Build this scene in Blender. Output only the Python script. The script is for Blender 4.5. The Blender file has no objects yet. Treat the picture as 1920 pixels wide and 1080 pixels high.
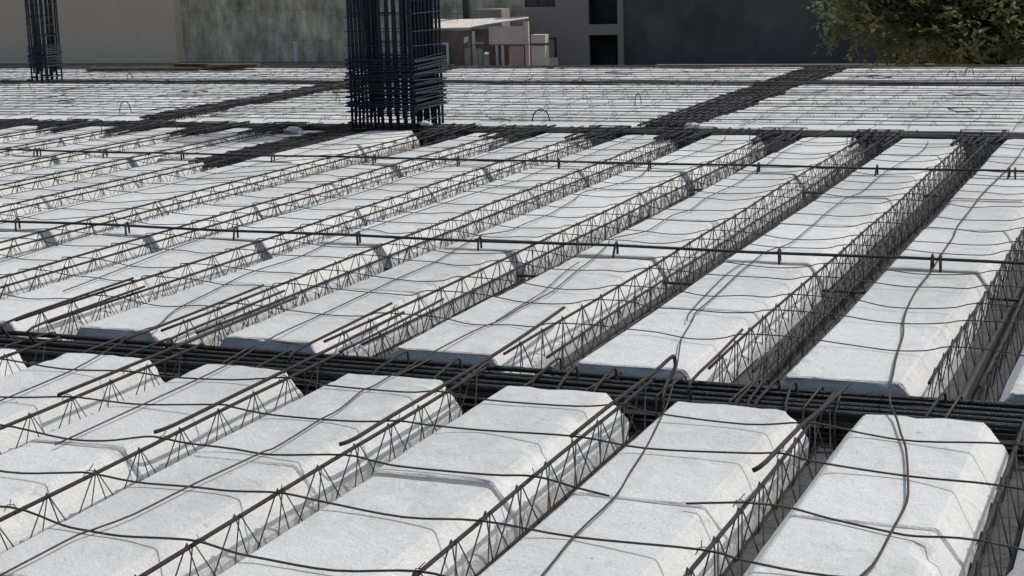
import bpy, math, random
from mathutils import Vector, Matrix, noise
random.seed(7)
C = bpy.context.scene.collection
SC = bpy.context.scene
# ------------------------------------------------------------------ camera
CAM_H = 1.4
FPX = 3099.84
R_ = Vector((0.9256779, 0.3771906, -0.0291151))
U_ = Vector((-0.0484391, 0.1944993, 0.9797059))
D_ = Vector((-0.3751987, 0.9054818, -0.1983145))
cd = bpy.data.cameras.new('camera'); cam = bpy.data.objects.new('camera', cd); C.objects.link(cam)
cam.matrix_world = Matrix(((R_.x, U_.x, -D_.x, 0), (R_.y, U_.y, -D_.y, 0), (R_.z, U_.z, -D_.z, CAM_H), (0, 0, 0, 1)))
cd.sensor_width = 36; cd.lens = FPX/1920*36; cd.clip_start = .05; cd.clip_end = 2000
SC.camera = cam
# ------------------------------------------------------------------ light
SUN = Vector((.46, .46, 1)).normalized()
el = math.asin(SUN.z); az = math.atan2(SUN.x, SUN.y)
w = bpy.data.worlds.new('World'); SC.world = w; w.use_nodes = True
nt = w.node_tree; sky = nt.nodes.new('ShaderNodeTexSky'); sky.sky_type = 'NISHITA'; sky.sun_disc = False
sky.sun_elevation = el; sky.sun_rotation = az; sky.air_density = 1.2; sky.dust_density = 4.0; sky.ozone_density = .6
bg = nt.nodes['Background']; bg.inputs['Strength'].default_value = .10
nt.links.new(sky.outputs[0], bg.inputs['Color'])
sd = bpy.data.lights.new('sun', 'SUN'); sd.energy = 2.4; sd.angle = math.radians(.5); sd.color = (1, .97, .915)
so = bpy.data.objects.new('sun', sd); C.objects.link(so); so.rotation_euler = SUN.to_track_quat('Z', 'Y').to_euler(); so.location = (0, 0, 20)
SC.view_settings.view_transform = 'Standard'; SC.view_settings.look = 'None'; SC.view_settings.gamma = 1
SC.view_settings.exposure = -.15

def px(x, y, v):
    "point on the vertical plane Y = v seen at photo pixel x, y"
    q = D_ + R_*((x-960)/FPX) - U_*((y-540)/FPX)
    t = v/q.y
    return Vector((q.x*t, v, CAM_H+q.z*t))
def vis(pts, m=60):
    "is any of the points within the picture plus a margin"
    for P in pts:
        q = Vector(P)-Vector((0, 0, CAM_H)); z = q.dot(D_)
        if z < .2: continue
        x = 960+FPX*q.dot(R_)/z; y = 540-FPX*q.dot(U_)/z
        if -m < x < 1920+m and -m < y < 1080+m: return True
    return False
# ------------------------------------------------------------------ helpers
def tag(o, label=None, cat=None, group=None, kind=None):
    if label: o['label'] = label
    if cat: o['category'] = cat
    if group: o['group'] = group
    if kind: o['kind'] = kind
    return o
def empty(name, loc=(0, 0, 0)):
    o = bpy.data.objects.new(name, None); C.objects.link(o); o.location = loc; o.empty_display_size = .1
    return o
class MB:
    def __init__(s): s.v = []; s.f = []
    def box(s, a, b):
        x0, y0, z0 = a; x1, y1, z1 = b; n = len(s.v)
        s.v += [(x0,y0,z0),(x1,y0,z0),(x1,y1,z0),(x0,y1,z0),(x0,y0,z1),(x1,y0,z1),(x1,y1,z1),(x0,y1,z1)]
        s.f += [tuple(n+i for i in q) for q in ((3,2,1,0),(4,5,6,7),(0,1,5,4),(1,2,6,5),(2,3,7,6),(3,0,4,7))]
        return s
    def quad(s, *p):
        n = len(s.v); s.v += [tuple(q) for q in p]; s.f.append(tuple(range(n, n+len(p)))); return s
    def prism(s, poly, ax, h):
        "poly of 3d points extruded by vector h"
        n = len(s.v); k = len(poly); h = Vector(h)
        s.v += [tuple(p) for p in poly] + [tuple(Vector(p)+h) for p in poly]
        s.f.append(tuple(range(n, n+k))[::-1]); s.f.append(tuple(range(n+k, n+2*k)))
        for i in range(k): s.f.append((n+i, n+(i+1) % k, n+k+(i+1) % k, n+k+i))
        return s
    def tube(s, pts, r, k=6, closed=False):
        pts = [Vector(p) for p in pts]; m = len(pts); n = len(s.v)
        for i, P in enumerate(pts):
            a = pts[(i-1) % m] if (closed or i) else P; b = pts[(i+1) % m] if (closed or i < m-1) else P
            t = (b-a)
            if t.length < 1e-9: t = Vector((0, 0, 1))
            t.normalize()
            up = Vector((0, 0, 1)) if abs(t.z) < .8 else Vector((0, 1, 0)) if abs(t.y) < .8 else Vector((1, 0, 0))
            if i and last: # keep the frame from twisting
                up = last
            x = t.cross(up)
            if x.length < 1e-4: x = t.orthogonal()
            x.normalize(); y = x.cross(t); last = y
            rr = r(i/(m-1)) if callable(r) else r
            for j in range(k):
                c = 2*math.pi*j/k; s.v.append(tuple(P+x*(rr*math.cos(c))+y*(rr*math.sin(c))))
        for i in range(m if closed else m-1):
            i2 = (i+1) % m
            for j in range(k):
                j2 = (j+1) % k
                s.f.append((n+i*k+j, n+i*k+j2, n+i2*k+j2, n+i2*k+j))
        if not closed:
            s.f.append(tuple(n+j for j in range(k))[::-1]); s.f.append(tuple(n+(m-1)*k+j for j in range(k)))
        return s
    def mesh(s, name, m, smooth=False):
        me = bpy.data.meshes.new(name); me.from_pydata(s.v, [], s.f); me.materials.append(m)
        if smooth: me.polygons.foreach_set('use_smooth', [True]*len(me.polygons))
        me.update(); return me
    def build(s, name, m, parent=None, smooth=False):
        o = bpy.data.objects.new(name, s.mesh(name, m, smooth)); C.objects.link(o)
        if parent:
            o.parent = parent; o.matrix_parent_inverse = Matrix.Translation(-parent.location)
        return o
def rj(a): return random.uniform(-a, a)
ORD = ['first','second','third','fourth','fifth','sixth','seventh','eighth','ninth','tenth','eleventh','twelfth','thirteenth','fourteenth','fifteenth','sixteenth','seventeenth','eighteenth','nineteenth','twentieth','twenty-first','twenty-second','twenty-third','twenty-fourth','twenty-fifth','twenty-sixth','twenty-seventh','twenty-eighth','twenty-ninth','thirtieth']
# ------------------------------------------------------------------ materials
def mat(name, col, rough=.8, metal=0, var=.15, scale=8, bump=0, bscale=60, spec=.3, col2=None, stretch=None, objrand=0):
    m = bpy.data.materials.new(name); m.use_nodes = True; t = m.node_tree; n = t.nodes; L = t.links
    b = n['Principled BSDF']; b.inputs['Roughness'].default_value = rough; b.inputs['Metallic'].default_value = metal
    b.inputs['Specular IOR Level'].default_value = spec
    tc = n.new('ShaderNodeTexCoord'); mp = n.new('ShaderNodeMapping'); L.new(tc.outputs['Object'], mp.inputs['Vector'])
    if stretch: mp.inputs['Scale'].default_value = stretch
    nz = n.new('ShaderNodeTexNoise'); nz.inputs['Scale'].default_value = scale; nz.inputs['Detail'].default_value = 6; nz.inputs['Roughness'].default_value = .65
    L.new(mp.outputs[0], nz.inputs['Vector'])
    cr = n.new('ShaderNodeValToRGB'); cr.color_ramp.elements[0].position = .3; cr.color_ramp.elements[1].position = .7
    c2 = col2 or tuple(c*(1-var*2) for c in col)
    cr.color_ramp.elements[0].color = (*c2, 1); cr.color_ramp.elements[1].color = (*[min(1, c*(1+var)) for c in col], 1)
    L.new(nz.outputs['Fac'], cr.inputs['Fac']); out = cr.outputs['Color']
    if objrand:
        oi = n.new('ShaderNodeObjectInfo'); mr = n.new('ShaderNodeMapRange'); mr.inputs['To Min'].default_value = 1-objrand; mr.inputs['To Max'].default_value = 1
        L.new(oi.outputs['Random'], mr.inputs['Value'])
        hs = n.new('ShaderNodeHueSaturation'); L.new(out, hs.inputs['Color']); L.new(mr.outputs[0], hs.inputs['Value']); out = hs.outputs['Color']
    L.new(out, b.inputs['Base Color'])
    if bump:
        n2 = n.new('ShaderNodeTexNoise'); n2.inputs['Scale'].default_value = bscale; n2.inputs['Detail'].default_value = 4
        L.new(mp.outputs[0], n2.inputs['Vector'])
        bp = n.new('ShaderNodeBump'); bp.inputs['Strength'].default_value = bump; bp.inputs['Distance'].default_value = .01
        L.new(n2.outputs['Fac'], bp.inputs['Height']); L.new(bp.outputs[0], b.inputs['Normal'])
    return m
def foam_mat():
    m = bpy.data.materials.new('white_foam'); m.use_nodes = True; t = m.node_tree; n = t.nodes; L = t.links
    b = n['Principled BSDF']; b.inputs['Roughness'].default_value = .85; b.inputs['Specular IOR Level'].default_value = .2
    tc = n.new('ShaderNodeTexCoord'); oi = n.new('ShaderNodeObjectInfo')
    geo = n.new('ShaderNodeNewGeometry')
    P = geo.outputs['Position']
    def N(scale, detail=5, rough=.6, vec=P, dist=0):
        q = n.new('ShaderNodeTexNoise'); q.inputs['Scale'].default_value = scale; q.inputs['Detail'].default_value = detail; q.inputs['Roughness'].default_value = rough; q.inputs['Distortion'].default_value = dist
        L.new(vec, q.inputs['Vector']); return q.outputs['Fac']
    def M(op, a, bb, c=None):
        q = n.new('ShaderNodeMath'); q.operation = op
        for i, x in enumerate((a, bb, c)):
            if x is None: continue
            if hasattr(x, 'links'): L.new(x, q.inputs[i])
            else: q.inputs[i].default_value = x
        return q.outputs[0]
    def ramp(f, a, bb):
        q = n.new('ShaderNodeMapRange'); q.interpolation_type = 'SMOOTHSTEP'; L.new(f, q.inputs['Value'])
        q.inputs['From Min'].default_value = a; q.inputs['From Max'].default_value = bb; return q.outputs[0]
    sx = n.new('ShaderNodeSeparateXYZ'); L.new(tc.outputs['Object'], sx.inputs[0])
    big = N(2.2, 4); mid = N(11, 6, .7, dist=.6); fine = N(90, 5, .7); grain = N(420, 2, .5)
    # greyer tone over the flat top, its border broken up by noise (object height is near 0 there)
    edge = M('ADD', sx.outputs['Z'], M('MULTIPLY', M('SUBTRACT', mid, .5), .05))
    top_grey = ramp(edge, -.050, -.016)
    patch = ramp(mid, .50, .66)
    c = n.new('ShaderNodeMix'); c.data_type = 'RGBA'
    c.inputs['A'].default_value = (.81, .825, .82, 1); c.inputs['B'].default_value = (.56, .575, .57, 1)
    L.new(M('MULTIPLY', top_grey, M('ADD', .35, M('MULTIPLY', ramp(N(.55, 2, .5), .38, .62), .6))), c.inputs['Factor'])
    c2 = n.new('ShaderNodeMix'); c2.data_type = 'RGBA'; c2.inputs['B'].default_value = (.52, .52, .505, 1)
    L.new(c.outputs['Result'], c2.inputs['A']); L.new(M('MULTIPLY', M('MULTIPLY', patch, ramp(big, .46, .6)), .34), c2.inputs['Factor'])
    # sparse dark nicks and scuffs
    nk = n.new('ShaderNodeTexVoronoi'); nk.inputs['Scale'].default_value = 3.1; nk.inputs['Randomness'].default_value = 1; L.new(P, nk.inputs['Vector'])
    nick = ramp(M('ADD', nk.outputs['Distance'], M('MULTIPLY', M('SUBTRACT', fine, .5), .10)), .045, .02)
    scuff = M('MULTIPLY', ramp(N(26, 5, .75, dist=1.5), .60, .70), ramp(N(1.7, 3, .5), .50, .58))
    c3 = n.new('ShaderNodeMix'); c3.data_type = 'RGBA'; c3.inputs['B'].default_value = (.22, .215, .20, 1)
    L.new(c2.outputs['Result'], c3.inputs['A']); L.new(M('ADD', M('MULTIPLY', nick, .6), M('MULTIPLY', scuff, .42)), c3.inputs['Factor']); c2 = c3
    v = M('ADD', M('MULTIPLY', fine, .24), M('MULTIPLY', grain, .16))
    bead = n.new('ShaderNodeTexVoronoi'); bead.inputs['Scale'].default_value = 170; L.new(P, bead.inputs['Vector'])
    v = M('SUBTRACT', v, M('MULTIPLY', ramp(bead.outputs['Distance'], .38, .62), .08))
    v = M('ADD', v, M('MULTIPLY', big, .08)); v = M('ADD', v, M('MULTIPLY', oi.outputs['Random'], .12)); v = M('ADD', v, .66)
    hs = n.new('ShaderNodeHueSaturation'); L.new(c2.outputs['Result'], hs.inputs['Color']); L.new(v, hs.inputs['Value'])
    L.new(hs.outputs['Color'], b.inputs['Base Color'])
    # pits of missing beads
    vo = n.new('ShaderNodeTexVoronoi'); vo.inputs['Scale'].default_value = 260; L.new(P, vo.inputs['Vector'])
    h = M('ADD', M('MULTIPLY', vo.outputs['Distance'], .25), M('MULTIPLY', fine, .9)); h = M('ADD', h, M('MULTIPLY', mid, 2.5))
    h = M('ADD', h, M('MULTIPLY', N(35, 4, .7), 1.3)); h = M('SUBTRACT', h, M('MULTIPLY', scuff, 1.2))
    bp = n.new('ShaderNodeBump'); bp.inputs['Strength'].default_value = .55; bp.inputs['Distance'].default_value = .006
    L.new(h, bp.inputs['Height']); L.new(bp.outputs[0], b.inputs['Normal'])
    return m
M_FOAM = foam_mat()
M_BAR = mat('dark_rebar_steel', (.036, .036, .039), .5, .35, .35, 14, .8, 240, .4, col2=(.044, .036, .031))
M_WIRE = mat('thin_rebar_steel', (.065, .062, .058), .55, .3, .3, 9, .6, 260, .4, col2=(.072, .055, .044), objrand=.3)
M_ZIG = mat('lattice_wire_steel', (.085, .083, .08), .55, .3, .3, 30, 0, 300, .4)
M_COL = mat('column_bar_steel', (.028, .036, .062), .5, .3, .3, 30, 0, 200, .45)
M_BEAM = mat('beam_bar_steel', (.032, .034, .039), .42, .4, .3, 14, .9, 220, .5, col2=(.036, .033, .032), objrand=.35)
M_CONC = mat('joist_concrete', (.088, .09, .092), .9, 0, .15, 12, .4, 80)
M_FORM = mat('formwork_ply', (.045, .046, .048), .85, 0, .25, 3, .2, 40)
M_WOOD = mat('old_timber', (.10, .075, .055), .85, 0, .3, 6, .3, 60, stretch=(1, 8, 8))
# ------------------------------------------------------------------ setting
g = MB().quad((-400,-60,-6.2),(300,-60,-6.2),(300,400,-6.2),(-400,400,-6.2)).build('ground', mat('dry_earth', (.2,.18,.15), .95, 0, .2, .5)); tag(g, kind='structure')
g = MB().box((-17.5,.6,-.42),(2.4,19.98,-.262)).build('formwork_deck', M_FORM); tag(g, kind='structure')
g = MB().box((-17.2,1.0,-6.19),(2.2,19.7,-.425)).build('building_below', mat('raw_concrete', (.28,.27,.26), .9, 0, .15, 1.5)); tag(g, 'raw concrete storey under the slab formwork', 'building')

ZT = -.025
NL = [-5.22, -4.62, -4.0, -3.385, -2.814, -2.211, -1.61, -1.009, -.408, .193, .79]      # single joists, near bay
ML = [-10.2, -9.45, -8.7, -7.95, -7.25, -6.58, -5.72, -5.05, -4.365, -3.674, -2.955, -2.218, -1.476, -.74, 0.0, .74]  # double joists, middle bay
V_N1 = 4.975; V_M0 = 5.345; V_M1 = 12.4; V_F0 = 12.86; V_F1 = 19.62

# ---- foam blocks
def prof(hw, fl, ch=.09, bot=-.20):
    "cross-section: flat half-width fl, full half-width hw"
    P = [(-hw, bot), (-hw, -.165), (-hw, ZT-ch-.012), (-hw+.004, ZT-ch+.004)]
    for k in range(1, 5): t = k/5; P.append((-hw+(hw-fl)*t, ZT-ch+ch*t))
    P += [(-fl-.004, ZT-.006), (-fl+.006, ZT-.0008)]
    for k in range(1, 9): P.append((-fl+2*fl*k/9, ZT))
    Q = [(-x, z) for x, z in P[:10]][::-1]
    return P+Q
def block_mesh(w_, flat, ln, rag0, rag1, seed, ch=.09, ny=22):
    P = prof(w_/2, flat/2, ch); ys = [0, .006, .018, .04] + [ln*k/ny for k in range(2, ny-1)] + [ln-.04, ln-.018, ln-.006, ln]
    mb = MB(); K = len(P); sk = rj(.012)
    for i, y in enumerate(ys):
        for j, (x, z) in enumerate(P):
            yy = y; n3 = noise.noise(Vector((x*14+seed*7, seed*3.1, z*14)))+.5*noise.noise(Vector((x*45+seed, seed*5.1, z*45)))
            if i < 3: yy += max(-.3, n3)*rag0*(1, 1, .8)[i]+rag0*.4
            if i > len(ys)-4: yy -= max(-.3, n3)*rag1*(.8, 1, 1)[i-len(ys)+3]+rag1*.4
            e = 0
            if i == 0 or i == len(ys)-1: e = .004+.006*max(0, n3)*(rag0 > .01 or rag1 > .01)
            d = noise.noise(Vector((x*6, y*5, seed*2.3)))*.0022 + noise.noise(Vector((x*25, y*22, seed*1.3)))*.0012
            s = 1-e/(w_/2)
            if abs(abs(x)-flat/2) < .02 and z > -.06:
                cp = noise.noise(Vector((y*17+seed*3.7, seed*1.9, (x > 0)*9.0))); cp2 = noise.noise(Vector((y*5+seed*2.1, seed*4.9, (x > 0)*5.0)))
                k_ = max(0, cp-.18)*.022*(cp2 > -.05); d -= k_; s -= k_*2.2
            mb.v.append((x*s+sk*(y/ln-.5)+(d if abs(x) > flat/2 else 0), yy, z-e*(z > -.15)+(d if z > -.1 else 0)))
    for i in range(len(ys)-1):
        for j in range(K-1): mb.f.append((i*K+j, i*K+j+1, (i+1)*K+j+1, (i+1)*K+j))
        mb.f.append((i*K+K-1, i*K, (i+1)*K, (i+1)*K+K-1))
    mb.f.append(tuple(range(K))[::-1]); m = (len(ys)-1)*K; mb.f.append(tuple(range(m, m+K)))
    mb.f = [f[::-1] for f in mb.f]
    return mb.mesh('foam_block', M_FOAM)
bseed = [0]
mesh_cache = {}
def block(cx, v0, ln, w_, flat, label, along='v', rag=(0, 0), cache=False, ch=.09):
    pts = [(cx+a, v0+b, -.03) for a in (-w_/2, 0, w_/2) for b in (0, ln/2, ln)] if along == 'v' else [(v0+a, cx+b, -.03) for a in (0, ln/2, ln) for b in (-w_/2, w_/2)]
    if not vis(pts, 90): return None
    bseed[0] += 1
    key = (round(w_, 2), round(flat, 2), round(ln, 2), rag, bseed[0] % 5)
    if cache and key in mesh_cache: me = mesh_cache[key]
    else:
        me = block_mesh(w_, flat, ln, rag[0], rag[1], bseed[0]*1.37, ch, 22 if v0 < 9 and along == 'v' else 9); mesh_cache[key] = me
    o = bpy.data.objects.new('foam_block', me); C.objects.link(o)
    dz = rj(.004)
    if along == 'v': o.location = (cx+rj(.005), v0, dz); o.rotation_euler = (rj(.003), rj(.008), rj(.003))
    else: o.location = (v0+ln, cx, dz); o.rotation_euler = (rj(.008), rj(.002), math.pi/2+rj(.003))
    tag(o, label, 'foam block', 'white foam infill blocks between the joists'); return o
# near bay
nrow = len(NL)-1
for i in range(nrow):
    a, b = NL[i], NL[i+1]; cx = (a+b)/2+.002; w_ = b-a-.10
    j = nrow-i-2   # 1 = rightmost row in the photo
    rows = [(2.0, .985), (2.99, .975), (3.975+rj(.02), None)]
    for q, (v0, ln) in enumerate(rows):
        if ln is None: ln = V_N1-v0
        rw = ORD[max(0, j)]+' foreground row from the right' if j > 0 else ('rightmost foreground row' if j == 0 else 'foreground row past the right edge')
        lb = ['closest pale foam block in the '+rw, 'middle pale foam block of the '+rw, 'ragged-ended foam block touching the near beam, '+rw][q]
        block(cx, v0+(.006 if q else 0), ln-.010, w_, w_-.14, lb, rag=(0.003, .022 if q == 2 else .003))
# middle bay
mrow = len(ML)-1
segs = [(V_M0, .96, 'at the near beam'), (6.31, .993, 'just before the first tie bar'), (7.378, 1.07, 'just past the first tie bar'), (8.455, .955, 'midway between the two tie bars'), (9.415, .875, 'just before the second tie bar'),
        (10.365, 1.055, 'just past the second tie bar'), (11.425, .965, 'at the far beam')]
for i in range(mrow):
    a, b = ML[i]+.077, ML[i+1]+.077
    j = mrow-i-3
    for q, (v0, ln, s) in enumerate(segs):
        w_ = b-a-.222; cx = (a+b)/2
        if v0 > 10.3:   # wide beam strip in line with the column
            if i == 5: cx += -.11; w_ -= .12
            if i == 4: cx += -.13; w_ += .0
            if i == 6: cx += .03; w_ += -.06
            if i == 5: continue_ = True
        lb = 'white foam block '+s+', '+(ORD[j] if j > 0 else 'rightmost' if j == 0 else 'off-right')+' middle row from the right'
        if j < -0: lb = 'white foam block '+s+', middle row past the right edge'
        block(cx+rj(.004), v0, ln-random.uniform(.002, .010), w_, w_-.13, lb, rag=(.016 if q == 0 else .003, .010 if q == 6 else .003), cache=v0 > 8)
# far bays: rows lie across
FJ = [12.86, 13.36, 13.93, 14.50, 15.08, 15.63, 16.17, 16.72, 17.12, 17.32, 17.88, 18.46, 19.04, 19.62]
FR = [(FJ[k], FJ[k+1]) for k in range(len(FJ)-1) if FJ[k+1]-FJ[k] > .3]
bays = [(-3.74, -.9, 'right of the long dark beam'), (-8.76, -4.24, 'behind the column cage'), (-16.6, -9.12, 'left of the thin dark beam')]
for bi, (u0, u1, s) in enumerate(bays):
    for r, (v0, v1) in enumerate(FR):
        n = max(1, round((u1-u0)/1.5)); ln = (u1-u0)/n
        vq = [(u, (v0+v1)/2, 0) for u in (u0+ln*k+ln*.5 for k in range(n))]
        for k in range(n):
            w_ = v1-v0-.065
            lb = 'far foam block, %s row back, %s from the left, %s' % (ORD[r], ORD[k], s)
            block((v0+v1)/2, u0+ln*k, ln-.008, w_, w_-.08, lb, 'u', rag=(.004, .004), cache=True, ch=.045)
print('blocks', bseed[0])

# ---- lattice joists
def joist(u, v0, v1, label, along='v', conc_w=.10, group='steel lattice joists', k=5, topr=.0056, zr=.0022):
    pts = [(u, v0+(v1-v0)*t, 0) if along == 'v' else (v0+(v1-v0)*t, u, 0) for t in (0, .1, .25, .4, .5, .6, .75, .9, 1)]
    if not vis(pts, 60): return
    def W(p): return p if along == 'v' else (p[1], p[0], p[2])
    e = empty('lattice_joist', W((u, (v0+v1)/2, -.24))); tag(e, label, 'lattice joist', group)
    ph = random.uniform(0, 6); bend = lambda v: .006*math.sin(v*1.1+ph)+.003*math.sin(v*3.1+ph)
    n = int((v1-v0)/.3)+2
    MB().tube([W((u+bend(v), v, .001*math.sin(v*5+ph))) for v in [v0+(v1-v0)*i/(n-1) for i in range(n)]], topr, 7).build('top_bar', M_BAR, e, True)
    for s in (-1, 1):
        pl = []; v = v0+.04+random.uniform(0, .03); up = False
        while v < v1-.03:
            if up: pl += [(u+s*.008+bend(v), v-.008, -.004), (u+s*.006+bend(v), v, .0085), (u+s*.008+bend(v), v+.008, -.004)]
            else: pl += [(u+s*.034+bend(v), v-.005, -.172), (u+s*.034+bend(v), v+.005, -.172)]
            up = not up; v += .1085+rj(.003)
        if len(pl) > 2: MB().tube([W(p) for p in pl], zr, 4).build('zigzag_wire', M_ZIG, e)
        MB().tube([W((u+s*.038+bend(v0), v0, -.168)), W((u+s*.038, v1, -.168))], .0045, 5).build('bottom_bar', M_BAR, e)
    a = W((u-conc_w/2, v0, -.245)); b = W((u+conc_w/2, v1, -.174))
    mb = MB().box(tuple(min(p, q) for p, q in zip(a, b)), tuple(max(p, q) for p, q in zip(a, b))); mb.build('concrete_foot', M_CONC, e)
for i, u in enumerate(NL):
    j = len(NL)-1-i-2
    joist(u, 2.0, 5.08, 'single lattice joist on the '+('right' if j <= 0 else 'left')+' side of the '+(ORD[max(j, 1)-1] if j > 0 else 'nearest')+' foreground foam row from the right', conc_w=.088, topr=.0060)
for i, u in enumerate(ML):
    j = len(ML)-1-i-3
    for s, du in (('left', 0), ('right', .154)):
        nm = 'rightmost' if j == 0 else ORD[max(0, j)]
        if -6.7 < u < -6.4: u2, v1 = u, 10.35
        else: u2, v1 = u, 12.46
        joist(u2+du+rj(.006), V_M0-.06, v1+rj(.03), '%s lattice joist of the pair in the %s middle gap from the right' % (s, nm), conc_w=.10)
for r in range(len(FJ)-1):
    if FJ[r+1]-FJ[r] < .3: continue
    for u0, u1, s in bays:
        if r == 0: continue
        joist(FJ[r] + (0 if FJ[r] != 17.32 else .03), u0-.05, u1+.05, 'far lattice joist before the %s foam row, %s' % (ORD[r if r < 8 else r-1], s), 'u', topr=.0044, conc_w=.06, group='far lattice joists lying across', zr=.0014)

# ---- beam cages
def cage(name_label, a, b, width, nb, r, axis, zt=-.008, zb=-.215, sp=.2, grp='beam cages', layers=2, rs=.0045):
    "axis 'u': runs along u from a to b, centred on v=width[0]"
    c, wd = width
    def W(l, t, z): return (l, t, z) if axis == 'u' else (t, l, z)
    e = empty('rebar_beam_cage', W((a+b)/2, c, zb-.02)); tag(e, name_label, 'rebar beam', grp)
    n = int(abs(b-a)/.5)+2
    for L in range(layers+1):
        z = zt-.012-L*(2*r+.012) if L < layers else zb+.012
        for k in range(nb):
            t = c-wd/2+.012+(wd-.024)*k/(nb-1)+rj(.005); ph = random.uniform(0, 6); rr = r*random.choice((.8, 1, 1.1))
            MB().tube([W(a+(b-a)*i/(n-1), t+.005*math.sin(i*.9+ph), z+.003*math.sin(i*1.3+ph)) for i in range(n)], rr, 6).build('long_bar', M_BEAM, e, True)
    l = a+.1; cnt = 0
    while l < b and cnt < 98:
        sk = rj(.02); t0, t1 = c-wd/2-.002, c+wd/2+.002
        if vis([W(l, c, 0)], 80):
            zz = zt+rj(.004)
            MB().tube([W(l-sk, t0, zb), W(l-sk, t0, zz), W(l-sk+.004, t0+.012, zz+.006), W(l+sk-.004, t1-.012, zz+.006), W(l+sk, t1, zz), W(l+sk, t1, zb)], rs, 5, True).build('stirrup', M_WIRE, e, True); cnt += 1
        l += sp*random.choice((.35, 1, 1, 1.5))
    return e
cage('dark rebar beam cage crossing between foreground and middle foam rows', -6.4, 1.6, (5.165, .27), 5, .0092, 'u', sp=.24, zt=-.045, rs=.0042)
cage('dark rebar beam crossing the slab at the foot of the column cage', -12.5, .8, (12.63, .36), 6, .011, 'u', sp=.22, zt=-.015)
cage('thick rebar edge beam along the far end of the slab', -16.9, .2, (19.80, .26), 5, .012, 'u', sp=.3, zt=-.03)
cage('wide dark rebar beam running to the far edge right of the column', 12.9, 19.65, (-3.99, .42), 7, .0115, 'v', sp=.26, zt=.0, rs=.005)
cage('narrow dark rebar beam running back left of the column', 12.9, 19.65, (-8.94, .20), 6, .011, 'v', sp=.16, zt=.02, rs=.006)
cage('short dark rebar beam leading from the column towards the viewer', 10.2, 12.4, (-6.56, .38), 7, .010, 'v', sp=.22, zt=-.01, rs=.005)
cage('buried rebar tie between the seventh and eighth far foam rows', -16.6, -.9, (17.22, .14), 4, .011, 'u', sp=.3, zt=.0)

# ---- transverse tie bars with links
for v, lb, rr in ((7.345, 'nearer thick tie bar with hooked links crossing the middle bay', .0074), (10.335, 'farther thick tie bar with hooked links crossing the middle bay', .0074)):
    e = empty('tie_bar', (-4, v, -.2)); tag(e, lb, 'tie bar', 'hooked tie bars across the middle bay')
    us = [-12+.35*i for i in range(40)]
    MB().tube([(u, v+.006*math.sin(u*2), .021+.003*math.sin(u*4.3)) for u in us], rr, 7).build('top_bar', M_BAR, e, True)
    MB().tube([(u, v+.03+.008*math.sin(u*1.3), .018) for u in us if -3.6 < u < -2.0 or v > 9 and u < -4], rr*.8, 7).build('lap_bar', M_BAR, e, True)
    MB().tube([(-12, v+.01, -.145), (1.6, v, -.145)], rr, 6).build('bottom_bar', M_BAR, e, True)
    for i in range(len(ML)-1):
        uc = (ML[i]+ML[i+1])/2+.085+rj(.06)
        for du in ((-.017, .017) if i in (12, 13, 14, 2) else (0,)):
            MB().tube([(uc+du, v+.02, -.02), (uc+du, v+.018, .028), (uc+du, v+.008, .040), (uc+du, v-.010, .034), (uc+du+rj(.01), v-.022, -.03), (uc+du, v-.02, -.15)], .006, 6).build('link', M_BAR, e, True)
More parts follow.
